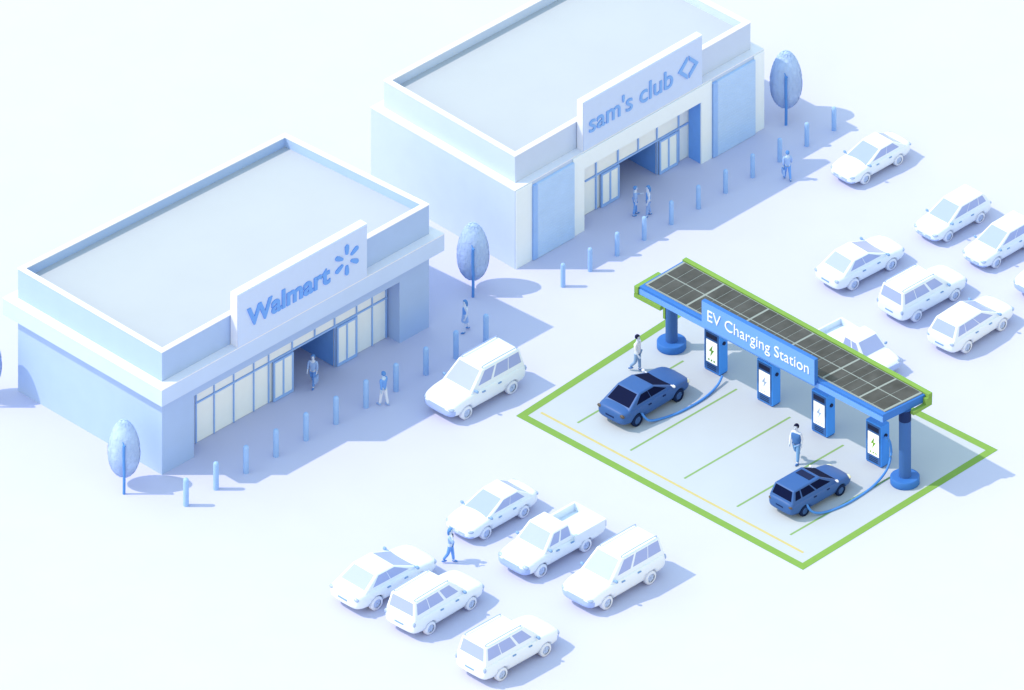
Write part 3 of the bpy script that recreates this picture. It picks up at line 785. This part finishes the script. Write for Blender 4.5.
    if bag:
        s, bm_, lb = bag; wr = t.matrix_basis @ (A[s][2] + (A[s][2]-A[s][1]).normalized()*.10)
        k = h/1.75; b_ = thing('shopping_bag', lb, 'bag', (wr.x, wr.y, wr.z-.42*k), rz)
        MB().box((-.17,-.05,0), (.34,0,0), (0,.10,0), (0,0,.34)).build('bag_body', bm_, b_)
        MB().path(bez([V((-.09,0,.335)), V((-.07,0,.41)), V((.07,0,.41)), V((.09,0,.335))], 16), .012, 6).build('handle', P_HAIR, b_)
        b_.scale = (k,)*3
    if phone:
        k = h/1.75; wr = t.matrix_basis @ (A[-1][2] + V((.01,.045,.10)))
        p_ = MB().cbox((0,0,0), .03, .075, .15).build('mobile_phone', NAVY); p_.location = wr; p_.rotation_euler = (0, 0, rz+1.2); p_.scale = (k,)*3
        p_['label'] = 'small phone held to the ear of the person by the white sedan'; p_['category'] = 'phone'
    return t
R_ = math.radians
person(G(313,385.5), R_(205), 1.62, 'person in pale top and blue trousers carrying a bag out of the store entrance', P_LITE, P_DARK, P_HAIR, legs=(20,-10), knees=(3,35), arms=(5,10), bag=(1, P_LITE, 'blue shopping bag carried by the person at the store entrance'))
person(G(383.5,405), R_(95), 1.72, 'person in blue top and white trousers walking outside the bollards', P_DARK, P_WHIT, P_HAIR, legs=(10,-9), knees=(3,6), arms=(-14,8), skinm=mat('blue_skin', (.45,.58,.80), .7, .1), shoes=P_LITE)
person(G(465,331.5), R_(165), 1.62, 'long haired person in light skirt and blue top walking by the middle tree', P_DARK, P_LITE, P_HAIR, legs=(9,-12), knees=(2,14), arms=(6,-8), long_hair=True, skirt=True, sleeves=False)
person(G(635.3,215), R_(-35), 1.48, 'person in light shirt and blue trousers gesturing to a companion outside the entrance', P_LITE, P_DARK, P_HAIR, legs=(6,-6), knees=(2,4), arms=(25,-5), elbows=(60,10))
person(G(648.2,216), R_(150), 1.56, 'long haired person in blue top and pale trousers facing a gesturing companion', P_DARK, P_LITE, P_HAIR, legs=(8,-8), knees=(2,6), arms=(4,-4), long_hair=True, trouser_len=.95, sleeves=False)
person(G(787.5,179.5), R_(60), 1.48, 'person in light shirt seen from behind carrying a bag past the bollards', P_LITE, P_DARK, P_HAIR, legs=(12,-11), knees=(3,8), arms=(-6,8), skinm=mat('blue_skin', (.45,.58,.80), .7, .1), bag=(1, P_LITE, 'pale blue bag carried by the person walking away past the bollards'))
person(G(450.5,562.5), R_(-60), 1.78, 'long haired person holding a phone, in light top and blue trousers, by the sedan', P_LITE, P_DARK, P_HAIR, legs=(9,-12), knees=(3,20), arms=(-14,10), long_hair=True, phone=True)
person(G(637.5,371), R_(-75), 1.86, 'dark haired person in white shirt and pale blue jeans beside the blue sedan', P_WHIT, P_JEAN, P_NAVY, legs=(4,-6), knees=(2,34), arms=(-8,10), elbows=(20,20), shoes=P_VEST)
person(G(796.5,462.5), R_(195), 1.98, 'dark haired person in blue vest with white sleeves beside the blue estate car', P_VEST, mat('mid_blue_trousers', (.16,.33,.66), .85, .05), P_NAVY, legs=(8,-14), knees=(2,34), arms=(-6,6), sleeve_m=P_WHIT, shoes=P_VEST)

# ------------------------------------------------------------------ light and camera
EL = math.radians(50)
w = bpy.data.worlds.new('World'); SC.world = w; w.use_nodes = True
nt = w.node_tree; bg = nt.nodes['Background']; bg.inputs[1].default_value = .15
s = nt.nodes.new('ShaderNodeTexSky'); s.sky_type = 'NISHITA'; s.sun_disc = False
s.sun_elevation = EL; s.sun_rotation = math.radians(-45)
s.air_density = 3.5; s.dust_density = 0; s.ozone_density = 0; s.altitude = 0
nt.links.new(s.outputs[0], bg.inputs[0])
Lt = bpy.data.lights.new('Sun', 'SUN'); Lt.energy = 2; Lt.angle = math.radians(.5); Lt.color = (1, .84, .66)
so_ = bpy.data.objects.new('Sun', Lt); C.objects.link(so_)
dv = Vector((math.cos(EL)*Q, -math.cos(EL)*Q, -math.sin(EL)))
so_.rotation_euler = dv.to_track_quat('-Z', 'Y').to_euler(); so_.location = (0,0,60)
cam = bpy.data.cameras.new('Camera'); cam.type = 'ORTHO'; cam.ortho_scale = 1024/S; cam.clip_end = 1000
co = bpy.data.objects.new('Camera', cam); C.objects.link(co); SC.camera = co
vd = Vector((CE*Q, CE*Q, -SE))
co.location = -vd*120; co.rotation_euler = vd.to_track_quat('-Z', 'Y').to_euler()
vs = SC.view_settings; vs.view_transform = 'Standard'; vs.look = 'None'; vs.gamma = 1; vs.use_curve_mapping = False
vs.exposure = math.log2(K)
SC.cycles.max_bounces = 8; SC.cycles.diffuse_bounces = 4
SC.render.film_transparent = False
